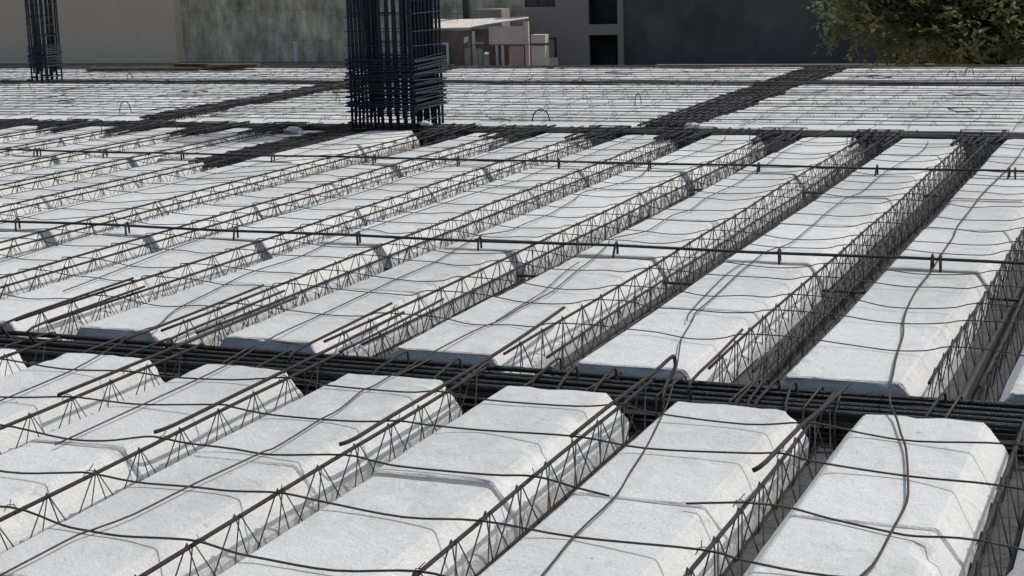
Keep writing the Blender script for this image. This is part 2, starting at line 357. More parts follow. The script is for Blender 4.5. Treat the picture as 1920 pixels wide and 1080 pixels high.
# ---- thin transverse wires
def bump_z(u, CH, lo=-.014, hi=.0135, rng=.2):
    d = min(abs(u-c) for c in CH); t = min(1, d/rng); t = t*t*(3-2*t); return hi-(hi-lo)*t
def cat(P, n=4):
    P = [Vector(p) for p in P]; o = []
    for i in range(len(P)-1):
        p0 = P[max(0, i-1)]; p1 = P[i]; p2 = P[i+1]; p3 = P[min(len(P)-1, i+2)]
        for k in range(n):
            t = k/n; o.append(.5*((2*p1)+(p2-p0)*t+(2*p0-5*p1+4*p2-p3)*t*t+(3*p1-p0-3*p2+p3)*t**3))
    return o+[P[-1]]
def wire(pts, r, label, group, name='thin_rebar', k=6):
    o = MB().tube(pts, r, k).build(name, M_WIRE, None, True); return tag(o, label, 'thin rebar', group)
NW = {
'W1': [(-3.385,3.34,.014),(-3.1,3.33,-.014),(-2.82,3.32,.014),(-2.642,3.305,-0.012),(-2.554,3.295,-0.014),(-2.448,3.288,-0.014),(-2.29,3.266,0.005),(-2.192,3.248,0.014),(-2.097,3.249,-0.003),(-2.021,3.259,-0.014),(-1.818,3.242,-0.014),(-1.594,3.234,0.014),(-1.46,3.24,-.004),(-1.3,3.23,-.014),(-1.0,3.2,.014)],
'W2': [(-3.7,3.65,-.014),(-3.385,3.64,.014),(-3.1,3.64,-.014),(-2.886,3.63,0.006),(-2.798,3.63,0.014),(-2.664,3.662,-0.010),(-2.499,3.683,-0.014),(-2.365,3.674,-0.010),(-2.189,3.637,0.014),(-2.067,3.664,-0.009),(-1.825,3.633,-0.014),(-1.59,3.595,0.014),(-1.359,3.628,-0.014),(-1.015,3.564,0.0145),(-0.908,3.561,0.0),(-0.715,3.563,-0.014),(-.408,3.53,.014)],
'W3': [(-4.0,3.97,.014),(-3.7,3.97,-.014),(-3.385,3.96,.014),(-3.148,3.973,-0.014),(-3.005,3.987,-0.014),(-2.854,3.988,0.012),(-2.791,3.982,0.014),(-2.716,3.997,0.001),(-2.577,4.029,-0.014),(-2.434,4.011,-0.014),(-2.187,3.991,0.014),(-2.095,4.009,-0.003),(-2.011,4.019,-0.014),(-1.75,4.006,-0.008),(-1.594,3.967,0.014),(-1.479,3.968,-0.006),(-1.38,3.959,-0.017)],
'W3b': [(-1.159,3.929,-0.006),(-1.018,3.919,0.0145),(-0.993,3.925,0.014),(-0.903,3.964,-0.001),(-0.788,3.946,-0.014),(-0.626,3.892,-0.014),(-0.566,3.875,-0.011),(-0.408,3.824,0.013),(-.1,3.8,-.014),(.193,3.8,.014)],
'W4': [(-4.62,4.3,.014),(-4.3,4.3,-.014),(-4.0,4.3,.014),(-3.7,4.31,-.012),(-3.377,4.30,0.014),(-3.324,4.321,0.008),(-3.25,4.359,-0.008),(-3.124,4.378,-0.014),(-2.829,4.357,0.0145),(-2.772,4.35,0.012),(-2.664,4.375,-0.009),(-2.477,4.386,-0.014),(-2.307,4.357,0.001),(-2.19,4.352,0.014),(-2.100,4.375,0.002),(-1.939,4.42,-0.014),(-1.614,4.35,0.0145),(-1.413,4.384,-0.014),(-1.118,4.382,-0.001),(-1.009,4.36,.0145),(-0.91,4.351,0.001),(-0.661,4.345,-0.014),(-0.408,4.25,0.014),(-.1,4.25,-.014),(.193,4.25,.014)],
'W5': [(-4.62,4.66,.014),(-4.3,4.7,-.014),(-4.0,4.68,.014),(-3.702,4.705,-0.014),(-3.385,4.65,0.0135),(-3.248,4.693,-0.008),(-3.019,4.74,-0.014),(-2.804,4.719,0.0145),(-2.737,4.74,0.005),(-2.657,4.755,-0.011),(-2.36,4.741,-0.009),(-2.214,4.702,0.0145),(-2.058,4.731,-0.010),(-1.759,4.736,-0.009),(-1.619,4.71,0.0145),(-1.578,4.712,0.013),(-1.48,4.718,-0.006),(-1.2,4.706,-0.014),(-1.024,4.675,0.0145),(-0.946,4.69,0.008),(-0.844,4.702,-0.012),(-0.689,4.674,-0.014),(-0.408,4.63,0.014),(-.1,4.65,-.014),(.193,4.66,.014)]}
NWL = {'W1': 'thin rebar sagging across the very bottom of the foreground', 'W2': 'long thin rebar across the foreground, second from the bottom',
 'W3': 'thin rebar across the left foreground whose loose end stops mid-block', 'W3b': 'thin rebar across the right foreground with a free left end on a block',
 'W4': 'thin rebar crossing the foreground, second in front of the near beam', 'W5': 'thin rebar crossing the foreground, closest in front of the near beam'}
for k, P in NW.items():
    if k == 'W2' or k == 'W1' or k == 'W4' or k == 'W3b' or k == 'W5' or k == 'W3':
        wire(cat([(a, b, c+.0005) for a, b, c in P]), .0031, NWL[k], 'thin rebars across the foreground')
MV = [5.70, 6.11, 6.55, 6.93, 7.21, 7.60, 7.96, 8.31, 8.66, 8.98, 9.30, 9.62, 9.95, 10.22, 10.62, 10.97, 11.3, 11.64, 12.0, 12.28]
MC = [u for a in ML for u in (a, a+.154)]
for i, v in enumerate(MV):
    P = []; u = -11.5; ph = random.uniform(0, 9)
    pts = []; v += rj(.03); sl = rj(.006)
    for a in ML:
        v += sl+rj(.014)
        # on both chords, then sagging onto the block between
        o1 = rj(.03)
        pts += [(a, v+rj(.012), .0145), (a+.154, v+rj(.01), .0145), (a+.26, v+.02+rj(.03), -.002), (a+.40, v+.03+rj(.04), -.0135), (a+.54, v+.025+rj(.04), -.0135), (a+.66, v+rj(.012), -.004)]
    pts = [p for p in pts if vis([p], 500)]
    if len(pts) > 3: wire(cat(pts, 3), .0024, 'thin rebar across the middle bay, %s behind the near beam' % ORD[i], 'thin rebars across the middle bay', k=5)
# ---- long wavy wires along the rows
LW = {
'A': [(-2.56,2.6,-.008),(-2.556,3.192,-0.008),(-2.544,3.281,-0.008),(-2.509,3.427,-0.008),(-2.498,3.674,-0.008),(-2.479,3.871,-0.008),(-2.467,4.015,-0.008),(-2.455,4.056,-0.008),(-2.461,4.221,-0.008),(-2.471,4.373,-0.008),(-2.468,4.494,-0.008),(-2.504,4.713,-0.008),(-2.494,4.78,-0.008),(-2.499,4.926,-0.008),(-2.483,4.994,-0.004),(-2.478,5.208,0.006),(-2.495,5.642,-0.008),(-2.471,5.831,-0.008),(-2.477,6.056,-0.008),(-2.469,6.373,-0.008),(-2.48,6.5,-0.008),(-2.53,6.909,-0.008),(-2.545,7.08,-0.008),(-2.586,7.382,-0.008),(-2.612,7.545,-0.008),(-2.646,7.70,-0.008),(-2.595,7.83,-0.008),(-2.54,7.99,-0.008),(-2.562,8.462,-0.008),(-2.52,8.679,-0.008),(-2.548,9.022,-0.008),(-2.549,9.355,-0.008),(-2.531,9.724,-0.008),(-2.563,10.262,-0.008),(-2.569,10.673,-0.008),(-2.616,11.321,-0.008),(-2.583,12.059,-0.008),(-2.522,12.45,-0.008)],
'B': [(-3.12,3.9,-0.010),(-3.124,4.378,-0.008),(-3.13,4.727,-0.008),(-3.143,4.951,-0.008),(-3.139,4.992,-0.004),(-3.178,5.306,0.004),(-3.213,5.636,-0.008),(-3.223,5.926,-0.008),(-3.234,6.239,-0.008),(-3.247,6.529,-0.008),(-3.248,6.872,-0.008),(-3.276,7.127,-0.008),(-3.323,7.491,-0.008),(-3.356,7.629,-0.008),(-3.245,7.804,-0.008),(-3.248,7.993,-0.008),(-3.234,8.361,-0.008),(-3.245,8.533,-0.008),(-3.29,8.932,-0.008),(-3.332,9.208,-0.008),(-3.238,9.596,-0.008),(-3.22,9.97,-0.008),(-3.287,10.383,-0.008),(-3.224,10.825,-0.008),(-3.199,11.816,-0.008),(-3.266,12.199,-0.008)],
'C': [(-1.30,2.7,-.008),(-1.334,3.347,-0.008),(-1.354,3.624,-0.008),(-1.354,3.934,-0.008),(-1.382,4.149,-0.008),(-1.408,4.37,-0.008),(-1.447,4.613,-0.008),(-1.491,4.868,-0.004),(-1.558,5.171,0.012),(-1.616,5.392,-0.004),(-1.684,5.653,-0.008),(-1.703,5.745,-0.008),(-1.744,6.022,-0.008),(-1.769,6.147,-0.008),(-1.781,6.473,-0.008),(-1.809,6.967,-0.008),(-1.816,7.252,-0.008),(-1.815,7.545,-0.008),(-1.76,7.77,-0.008),(-1.768,8.343,-0.008),(-1.779,8.661,-0.008),(-1.781,9.225,-0.008),(-1.74,9.507,-0.008),(-1.754,10.125,-0.008),(-1.745,10.635,-0.008),(-1.699,11.317,-0.008),(-1.709,11.81,-0.008),(-1.744,12.101,-0.008)],
'D': [(-.69,3.3,-.008),(-0.642,3.574,-0.008),(-0.628,3.677,-0.008),(-0.627,3.898,-0.008),(-0.627,4.111,-0.008),(-0.656,4.315,-0.008),(-0.704,4.582,-0.008),(-0.74,4.72,-0.008),(-0.78,4.879,-0.004),(-0.817,4.992,0.004),(-0.849,5.186,0.012),(-0.871,5.365,-0.002),(-0.903,5.626,-0.008),(-0.919,5.801,-0.008),(-0.937,5.988,-0.008),(-0.973,6.225,-0.008),(-0.998,6.507,-0.008),(-1.015,6.864,-0.008),(-1.014,7.184,-0.008),(-1.026,7.559,-0.008),(-1.035,7.901,-0.008),(-1.039,8.14,-0.008),(-1.06,8.426,-0.008),(-1.063,8.9,-0.008),(-1.07,9.6,-.008),(-1.05,10.4,-.008),(-1.04,11.2,-.008),(-1.06,12.2,-.008)],
'E': [(-3.62,4.2,-.008),(-3.637,4.621,-0.008),(-3.673,4.878,-0.004),(-3.734,5.226,0.006),(-3.753,5.385,-0.004),(-3.86,5.665,-0.008),(-3.925,6.067,-0.008),(-3.985,6.467,-0.008),(-3.959,6.889,-0.008),(-4.008,7.29,-0.008),(-4.013,7.776,-0.008),(-4.001,8.281,-0.008),(-3.984,8.695,-0.008),(-3.978,8.937,-0.008),(-3.954,9.3,-0.008),(-3.922,9.571,-0.008),(-3.94,9.906,-0.008),(-3.942,10.276,-0.008),(-3.909,10.654,-0.008),(-3.93,11.4,-.008),(-3.92,12.3,-.008)],
'F': [(-4.587,5.877,-0.008),(-4.609,6.069,-0.008),(-4.647,6.388,-0.008),(-4.705,6.805,-0.008),(-4.736,7.192,-0.008),(-4.771,7.614,-0.008),(-4.70,8.369,-0.008),(-4.68,9.088,-0.008),(-4.70,9.644,-0.008),(-4.66,10.6,-.008),(-4.68,12.2,-.008)]}
names = {'D': 'rightmost', 'C': 'second', 'A': 'third', 'B': 'fourth', 'E': 'fifth', 'F': 'sixth'}
for k, P in LW.items():
    wire(cat(P, 3), .0028 if k != 'D' else .0037, 'wavy thin rebar lying lengthwise on the foam, %s from the right' % names[k] if k != 'D' else 'wavy thin rebar lying lengthwise on the rightmost foam row', 'wavy rebars lying along the foam rows', k=5)
    if k in 'CA':  # a second strand lapped beside it
        Q = [(a-.035-.02*math.sin(b*3), b, c-.004) for a, b, c in P if 5.8 < b < 7.3]
        wire(cat(Q, 3), .0022, 'short thin rebar lapped beside the %s long wavy rebar from the right' % names[k], 'wavy rebars lying along the foam rows', k=5)
for i, u in enumerate((-5.42, -6.15, -6.95, -7.6, -8.35, -9.1, -9.85)):
    P = [(u+.05*math.sin(v*1.3+i)+rj(.02), v, -.009) for v in [6+.5*q for q in range(13)]]; P = [p for p in P if vis([p], 300)]
    if len(P) > 2: wire(cat(P, 3), .0025, 'wavy thin rebar lying lengthwise on the foam, %s from the right' % ORD[i+6], 'wavy rebars lying along the foam rows', k=5)
# far bay wires
for i in range(34):
    u = -1.2-.43*i+rj(.08)
    if abs(u+3.99) < .25 or abs(u+8.94) < .2: u += .5
    P = [(u+rj(.03), 12.9+.42*q, .012 if q % 2 else -.008) for q in range(17)]; P = [p for p in P if vis([p], 120)]
    if len(P) > 2: wire(cat(P, 2), .0024, 'thin rebar running away across the far foam rows, %s from the right' % (ORD[i] if i < 30 else 'thirty-%s' % ORD[i-30]), 'thin rebars across the far foam rows', k=4)
for i, (v0, v1) in enumerate(FR):
    P = [(u, (v0+v1)/2+rj(.08), -.003+rj(.004)) for u in [-16.5+.8*q for q in range(20)]]
    wire(cat(P, 2), .0028, 'thin rebar lying lengthwise on the %s far foam row' % ORD[i], 'thin rebars on the far foam rows', k=4)

# ---- lap bars over joist ends
def lapbar(pts, r, label, grp='lap bars over the near beam'):
    o = MB().tube(cat(pts, 3), r, 7).build('lap_bar', M_BAR, None, True); tag(o, label, 'rebar', grp)
lapbar([(-2.845,4.02,.018),(-2.830,4.10,.019),(-2.832,4.42,.020),(-2.836,4.875,.020),(-2.838,5.33,.022),(-2.850,5.75,.019)], .0062, 'lap bar starting beside a foreground joist and crossing the near beam at left')
lapbar([(-2.255,4.09,.010),(-2.226,4.14,.018),(-2.227,4.40,.020),(-2.222,4.98,.021),(-2.235,5.49,.020),(-2.262,5.99,.020)], .0065, 'long lap bar crossing the near beam at centre')
lapbar([(-1.625,4.34,.018),(-1.625,4.70,.019),(-1.612,5.10,.022),(-1.603,5.27,.034),(-1.600,5.30,.020),(-1.592,5.27,-.008),(-1.575,5.1,-.03),(-1.56,5.03,-.06),(-1.56,5.02,-.16)], .0068, 'hooked lap bar curling over the near beam between centre and right')
lapbar([(-1.055,4.22,.004),(-1.030,4.26,.018),(-1.015,4.61,.019),(-.990,4.86,.020),(-.968,5.14,.022)], .0070, 'lap bar ending on the near beam at right, bent at its near end')
lapbar([(-3.41,4.3,.018),(-3.41,4.9,.020),(-3.42,5.9,.019)], .0062, 'lap bar crossing the near beam at far left')
for i, (u, a, b) in enumerate([(-4.365, 5.2, 6.1), (-4.20, 5.15, 5.95), (-3.69, 5.05, 6.1), (-3.54, 5.12, 6.02), (-2.972, 5.05, 5.9), (-2.80, 5.1, 6.03), (-1.485, 5.05, 5.8)]):
    P = [(u+.012, a, .017+rj(.002)), (u+.010, (a+b)/2, .0185), (u-.006, b, .018)]
    if i % 3 != 2: P = [(u+.02, a+.05, -.09), (u+.014, a-.005, -.03), (u+.012, a+.01, .010)] + P[1:]
    lapbar(P, .0054, 'lap bar on the far side of the near beam, %s from the left' % ORD[i])
# loose hooks and stubs in the near beam
for i, (u, v) in enumerate([(-3.62, 5.1), (-3.05, 5.05), (-2.62, 5.15), (-2.38, 5.1), (-2.04, 5.2), (-1.93, 5.1), (-1.80, 5.12), (-1.30, 5.1), (-1.27, 5.12), (-1.24, 5.12), (-1.16, 5.1), (-.7, 5.1)]):
    d = rj(.03)
    r_ = .005
    o = MB().tube(cat([(u+d, v-.13, -.10), (u+d*.8, v-.12, -.035), (u, v, -.022), (u-d*.6, v+.11, -.016), (u-d*.6+.01, v+.135, -.022), (u-d*.5+.015, v+.12, -.09)], 3), .005, 6).build('stirrup_hook', M_BAR, None, True)
    tag(o, 'bent hook bar lying over the near beam, %s from the left' % ORD[i], 'rebar', 'hook bars over the near beam')
# ---- bundles of top bars at the far ends of the double joists
for i, a in enumerate(ML):
    if not vis([(a, 12, 0)], 60): continue
    if -6.7 < a < -6.4: continue
    e = empty('rebar_bundle', (a+.08, 12.0, -.03)); tag(e, 'dark bundle of bars over the far joist end, %s from the left' % ORD[i], 'rebar bundle', 'rebar bundles over the far joist ends')
    v0 = 11.93+rj(.08)
    for q in range(9):
        t = a-.07+.29*q/8; z = -.018+random.choice((0, .014, .026)); s = v0+rj(.14)
        MB().tube([(t+rj(.03), s, z-.004), (t+rj(.03), 12.3, z+.006), (t+rj(.04), 12.62+rj(.06), z+.004)], .0085, 6).build('bar', M_BEAM, e, True)
    for q in range(3):
        s = v0+.1+.2*q
        MB().tube([(a-.09, s, -.16), (a-.09, s+.01, .03), (a+.25, s+.03, .03), (a+.25, s+.02, -.16)], .005, 5).build('stirrup', M_BEAM, e, True)

# ---- column cages
def column(cx, cy, wx, wy, h, n, label, stack=(.14, .56)):
    e = empty('column_cage', (cx, cy, -.24)); tag(e, label, 'column cage', 'upright rebar column cages')
    pos = []
    for i in range(n):
        t = i/(n-1)
        pos += [(-wx/2+wx*t, -wy/2), (-wx/2+wx*t, wy/2)]
        if 0 < i < n-1: pos += [(-wx/2, -wy/2+wy*t), (wx/2, -wy/2+wy*t)]
    for k, (x, y) in enumerate(pos):
        x *= .94; y *= .94; lean = rj(.012)
        MB().tube([(cx+x, cy+y, -.24), (cx+x+lean, cy+y+rj(.008), h+rj(.25))], .0125, 6).build('upright_bar', M_COL, e, True)
        if len(pos) + k < 98:   # lapped bar beside it from above the dense ties
            MB().tube([(cx+x+.034*(1 if x < 0 else -1), cy+y*.93, .10+rj(.03)), (cx+x*.97+lean, cy+y*.93, h*.95+rj(.2))], .012, 6).build('upright_bar', M_COL, e, True)
    zs = []; z = stack[0]
    while z < stack[1]: zs.append((z, .016, 1.0)); z += random.uniform(.0155, .025)
    while z < h-.1: zs.append((z, .005, .97)); z += random.uniform(.09, .16)
    zs.append((.045, .004, .98))
    for z, j, s in zs[:98]:
        a = rj(j*1.6); tx_ = rj(.035); ty_ = rj(.035); dx, dy = rj(j*.7), rj(j*.7); P = []
        for x, y in ((-1, -1), (1, -1), (1, 1), (-1, 1)):
            x *= wx/2*s+.012; y *= wy/2*s+.012
            P.append((cx+dx+x*math.cos(a)-y*math.sin(a), cy+dy+x*math.sin(a)+y*math.cos(a), z+rj(j*.35)+x*tx_+y*ty_))
        MB().tube(P, .0062 if z < stack[1] else .0034, 5, True).build('stirrup', M_COL, e)
    # cross ties inside
    for i, z in enumerate([q[0] for q in zs if q[0] < 1.3][::2]):
        t = (-.3, -.1, .1, .3)[i % 4]
        mbt = MB()
        mbt.tube([(cx+wx*t, cy-wy/2, z+.008), (cx+wx*t, cy+wy/2, z+.008)], .005, 5)
        mbt.tube([(cx-wx/2, cy+wy*t, z+.016), (cx+wx/2, cy+wy*t, z+.016)], .005, 5)
        mbt.build('cross_tie', M_COL, e)
    return e
column(-6.28, 12.72, .62, .60, 2.5, 9, 'tall dark rebar column cage standing near the middle of the slab')
column(-13.47, 17.3, .26, .30, 2.4, 4, 'thin rebar column cage standing at the left far corner', stack=(.18, .42))
# foam scrap, timber and edge board
def scrap(c, s, label):
    mb = MB(); n = 9
    for i in range(n):
        for z, q in ((0, 1), (.55, .9), (.8, .5)):
            a = 2*math.pi*i/n; rr = s*q*(.75+.4*random.random()); mb.v.append((c[0]+rr*1.5*math.cos(a), c[1]+rr*math.sin(a), c[2]+s*z*(.8+.3*random.random())))
    for i in range(n):
        k = (i+1) % n
        for l in range(2): mb.f.append((i*3+l, k*3+l, k*3+l+1, i*3+l+1))
    mb.f.append(tuple(i*3+2 for i in range(n)))
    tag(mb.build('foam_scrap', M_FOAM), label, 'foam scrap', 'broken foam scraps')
scrap((-3.60, 12.45, .03), .045, 'bright foam scrap lying on the far crossing beam')
scrap((-6.95, 12.1, -.02), .06, 'foam scrap left of the column cage foot')
scrap((-5.9, 12.47, .02), .04, 'foam scrap right of the column cage foot')
for i, (x, y, l, rz, z) in enumerate([(-12.6, 19.3, 1.5, .03, -.02), (-12.3, 19.36, 1.2, -.05, .02), (-13.3, 19.2, 1.8, .02, -.02), (-11.9, 19.2, .7, .3, .02)]):
    o = MB().box((-l/2, -.09, 0), (l/2, .09, .035)).build('timber_plank', M_WOOD); o.location = (x, y, z); o.rotation_euler = (rj(.02), 0, rz)
    tag(o, ['dark timber plank lying by the far left slab edge', 'shorter timber plank on top of the far left pile', 'longest timber plank left of the far pile', 'short crooked plank on the far left pile'][i], 'timber plank', 'timber planks at the far left edge')
o = MB().box((-17.3, 19.99, -.4), (2.0, 20.04, -.03)).build('edge_board', M_WOOD); tag(o, 'dark timber edge board closing the far side of the slab', 'formwork board')

# twisted tie wires at the crossings of bars and top bars
def knots(spots, label, cap=60):
    mb = MB(); n = 0
    for (x, y, z) in spots:
        if n >= cap or not vis([(x, y, z)], 0): continue
        a = rj(.5)
        mb.tube([(x-.012, y-.010, z-.010), (x-.004, y-.004, z+.007), (x+.008, y+.006, z+.006), (x+.013, y+.011, z-.008)], .0014, 4)
        mb.tube([(x, y, z+.006), (x+.006+rj(.01), y+rj(.015), z+.020+rj(.006))], .0013, 4); n += 1
    return mb
SH = {'W1': 'bottommost', 'W2': 'second lowest', 'W3': 'loose-ended left', 'W3b': 'free-ended right', 'W4': 'fourth lowest', 'W5': 'uppermost'}
for k, P in NW.items():
    q = 0
    for (a, b, c) in P:
        if c > .0125 and random.random() < .8:
            mb = knots([(a, b, .0145)], '')
            if mb.v: q += 1; tag(mb.build('tie_wire', M_WIRE), 'tiny twisted tie wire on the %s foreground thin rebar, %s from the left' % (SH[k], ORD[q-1]), 'tie wire', 'tie wires at foreground crossings')

# ---- loose bits lying about
places = ['right of the dark beam', 'just right of the column', 'left of the column']
cnt = [0, 0, 0]
for i in range(34):
    u = random.choice((random.uniform(-3.5, -1.4), random.uniform(-8.5, -4.5), random.uniform(-13, -9.2))); v = random.uniform(12.95, 19.3)
    if not vis([(u, v, 0)], 0): continue
    b = 0 if u > -3.7 else 1 if u > -5.9 else 2
    cnt[b] += 1; c = Vector((u, v, .012)); k = i % 3
    if k == 0:   # bent hoop standing up
        h = random.uniform(.05, .11); w2 = random.uniform(.04, .09); a = random.uniform(0, 3.1); ax = Vector((math.cos(a), math.sin(a), 0))
        P = [c+ax*(w2*math.cos(t))+Vector((0, 0, h*math.sin(t))) for t in [math.pi*q/8 for q in range(9)]]; nm = 'upright wire hoop'
    elif k == 1: # dropped stirrup
        a = random.uniform(0, 3.1); ax = Vector((math.cos(a), math.sin(a), .02)); ay = Vector((-math.sin(a), math.cos(a), 0)); P = [c-ax*.14-ay*.08, c+ax*.14-ay*.08, c+ax*.14+ay*.08, c-ax*.14+ay*.08, c-ax*.14-ay*.07]; nm = 'dropped stirrup'
    else:
        a = random.uniform(0, 3.1); ax = Vector((math.cos(a), math.sin(a), 0)); P = [c-ax*.2, c-ax*.05+Vector((.02, .02, .01)), c+ax*.1, c+ax*.22+Vector((0, .02, .02))]; nm = 'offcut of bent bar'
    o = MB().tube(P, .0045, 5).build({'u': 'wire_hoop', 'd': 'loose_stirrup', 'o': 'rebar_offcut'}[nm[0]], M_WIRE, None)
    tag(o, '%s on far foam, %s %s' % (nm, ORD[cnt[b]-1], places[b]), 'rebar scrap', 'rebar scraps on the far foam')
o = MB().tube([Vector((-4.98+.07*math.cos(math.pi*q/10), 12.75+.02*math.cos(math.pi*q/10), .03+.10*math.sin(math.pi*q/10))) for q in range(11)], .005, 6).build('wire_hoop', M_WIRE, None, True)
tag(o, 'tall thin wire hoop arching up from the far crossing beam right of the column', 'rebar scrap', 'rebar scraps on the far foam')
o = MB().tube(cat([(-2.10,4.02,-.115), (-2.04,4.10,-.085), (-2.00,4.20,-.055), (-1.98,4.25,-.048)], 4), .0052, 6).build('rebar_offcut', M_BAR, None, True)
tag(o, 'short bent bar wedged in the foreground joist gap left of centre', 'rebar scrap')
# ------------------------------------------------------------------ buildings beyond
M_W1 = mat('plain_render', (.78,.66,.52), .9, 0, .03, .25, .1, 3)
M_W3 = mat('grey_render', (.35,.31,.29), .9, 0, .05, .3, .1, 3)
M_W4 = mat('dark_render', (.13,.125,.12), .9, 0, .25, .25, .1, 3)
M_DARK = mat('dark_interior', (.05,.05,.06), .8, 0, .2, 1)
M_WHITE = mat('white_sheet_metal', (.8,.76,.68), .6, 0, .08, 1.5, .1, 10)
M_CREAM = mat('cream_panel', (.78,.68,.58), .8, 0, .06, 1, .1, 8)
M_PINK = mat('pinkish_panel', (.68,.51,.45), .8, 0, .08, 1, .1, 8)
M_RUST = mat('rusty_rail', (.18,.08,.05), .7, .2, .2, 5)
M_GREEN = mat('grey_green_sheet', (.36,.39,.35), .7, 0, .12, 1.2, .2, 9)
M_BROWN = mat('brown_panel', (.28,.22,.17), .9, 0, .2, .8, .2, 5)  # brown base colour, mottled by noise
def shutter_wall():
    m = bpy.data.materials.new('board_marked_concrete'); m.use_nodes = True; t = m.node_tree; n = t.nodes; L = t.links; b = n['Principled BSDF']; b.inputs['Roughness'].default_value = .92
    tc = n.new('ShaderNodeTexCoord')
    def N(sc, s, d=6):
        mp = n.new('ShaderNodeMapping'); mp.inputs['Scale'].default_value = s; L.new(tc.outputs['Object'], mp.inputs['Vector'])
        q = n.new('ShaderNodeTexNoise'); q.inputs['Scale'].default_value = sc; q.inputs['Detail'].default_value = d; q.inputs['Roughness'].default_value = .7; L.new(mp.outputs[0], q.inputs['Vector']); return q.outputs['Fac']
    br = n.new('ShaderNodeTexBrick'); mp = n.new('ShaderNodeMapping'); mp.inputs['Rotation'].default_value = (math.pi/2, 0, 0); L.new(tc.outputs['Object'], mp.inputs['Vector']); L.new(mp.outputs[0], br.inputs['Vector'])
    br.inputs['Scale'].default_value = 1; br.inputs['Brick Width'].default_value = 1.25; br.inputs['Row Height'].default_value = 2.3; br.offset = .0
    br.inputs['Color1'].default_value = (.78,.71,.61,1); br.inputs['Color2'].default_value = (.60,.56,.48,1); br.inputs['Mortar'].default_value = (.42,.41,.36,1); br.inputs['Mortar Size'].default_value = .02; br.inputs['Bias'].default_value = .1
    a = n.new('ShaderNodeMix'); a.data_type = 'RGBA'; a.blend_type = 'MULTIPLY'; a.inputs['Factor'].default_value = 1
    cr = n.new('ShaderNodeValToRGB'); cr.color_ramp.elements[0].position = .3; cr.color_ramp.elements[0].color = (.40,.40,.38,1); cr.color_ramp.elements[1].position = .68; cr.color_ramp.elements[1].color = (1.3,1.28,1.22,1)
    L.new(N(1.1, (1, 1, .35)), cr.inputs['Fac']); L.new(br.outputs['Color'], a.inputs['A']); L.new(cr.outputs['Color'], a.inputs['B'])
    cr2 = n.new('ShaderNodeValToRGB'); cr2.color_ramp.elements[0].position = .35; cr2.color_ramp.elements[0].color = (.7,.72,.68,1); cr2.color_ramp.elements[1].position = .6; cr2.color_ramp.elements[1].color = (1.15,1.12,1.08,1)
    L.new(N(.5, (1, 1, 1), 3), cr2.inputs['Fac'])
    a2 = n.new('ShaderNodeMix'); a2.data_type = 'RGBA'; a2.blend_type = 'MULTIPLY'; a2.inputs['Factor'].default_value = 1; L.new(a.outputs['Result'], a2.inputs['A']); L.new(cr2.outputs['Color'], a2.inputs['B'])
    L.new(a2.outputs['Result'], b.inputs['Base Color']); return m
M_SH = shutter_wall()
def bx(x0, y0, x1, y1, v, d, name, m, parent=None, top=None, bot=None, bulge=0):
    "upright box whose front face spans photo pixels at depth v, with real depth d"
    p = px(x0, y1, v); q = px(x1, y0, v)
    z0 = p.z if bot is None else bot; z1 = q.z if top is None else top
    return MB().box((p.x, v, z0), (q.x, v+d, z1)).build(name, m, parent)
G = -6.19
X = lambda x, v: px(x, 60, v).x
# plain wall at left
o = bx(-420, 0, 325, 130, 110, 8, 'plain_building_wall', M_W1, top=9, bot=G); tag(o, 'plain taupe rendered building wall filling the far left', 'building')
o = bx(325.5, 0, 990, 130, 111, .5, 'concrete_retaining_wall', M_SH, top=8, bot=G); tag(o, 'tall stained board-marked concrete wall behind the column cage', 'wall')
o = bx(552, 78, 556, 128, 110.8, .25, 'drain_pipe', M_WHITE, bot=G); tag(o, 'short pale pipe on the stained concrete wall', 'pipe')
o = bx(868.5, 0, 878, 52, 105.5, .4, 'dark_post', M_DARK, top=7, bot=-3.4); tag(o, 'dark post rising behind the white shed roof', 'post')
# grey building with openings
gb = empty('grey_building', (X(1080, 106), 108, G)); tag(gb, 'grey rendered building with two dark openings and a window above', 'building')
v = 106; xs = [X(983, v), X(985, v), X(1042, v), X(1103, v), X(1158, v), X(1168, v)]
zz = lambda y, x=1100, v=106: px(x, y, v).z
TOP = .7
mb = MB()
zs = sorted([G, zz(120), zz(66), zz(46), zz(13, 1010), TOP])
zL = [G, zz(13, 1010), zz(13, 1010)+1.7, TOP]
mb.box((xs[1], v, zL[0]), (xs[2], v+.3, zL[1])); mb.box((xs[1], v, zL[2]), (xs[2], v+.3, TOP))
mb.box((xs[2], v, G), (xs[3], v+.3, TOP))
mb.box((xs[3], v, zz(66)), (xs[4], v+.3, zz(46)))                      # slab band between the openings
mb.box((xs[3], v, TOP-.15), (xs[4], v+.3, TOP))
mb.box((xs[4], v, G), (xs[5], v+.3, TOP))
mb.box((xs[0], v+.3, G), (xs[1], v+9, TOP)); mb.box((xs[5]-.3, v+.3, G), (xs[5], v+9, TOP))
mb.build('wall', M_W3, gb)
MB().box((xs[1], v+.3, TOP-.2), (xs[5]-.3, v+9, TOP-.003)).build('roof', M_W3, gb)
MB().box((xs[1]+.01, v+1.6, G), (xs[5]-.31, v+1.9, TOP-.21)).build('inner_wall', M_DARK, gb)
MB().box((xs[3], v+.31, zz(64)), (xs[5]-.31, v+1.59, zz(48))).build('balcony_floor', M_W3, gb)
w_ = MB(); z0, z1 = zL[1], zL[2]; t = .09
w_.box((xs[1], v+.04, z0), (xs[2], v+.14, z0+t)); w_.box((xs[1], v+.04, z1-t), (xs[2], v+.14, z1)); 
for xx in (xs[1], (xs[1]+xs[2])/2-.2, (xs[1]+xs[2])/2+.5, xs[2]-t): w_.box((xx, v+.045, z0+t), (xx+t, v+.135, z1-t))
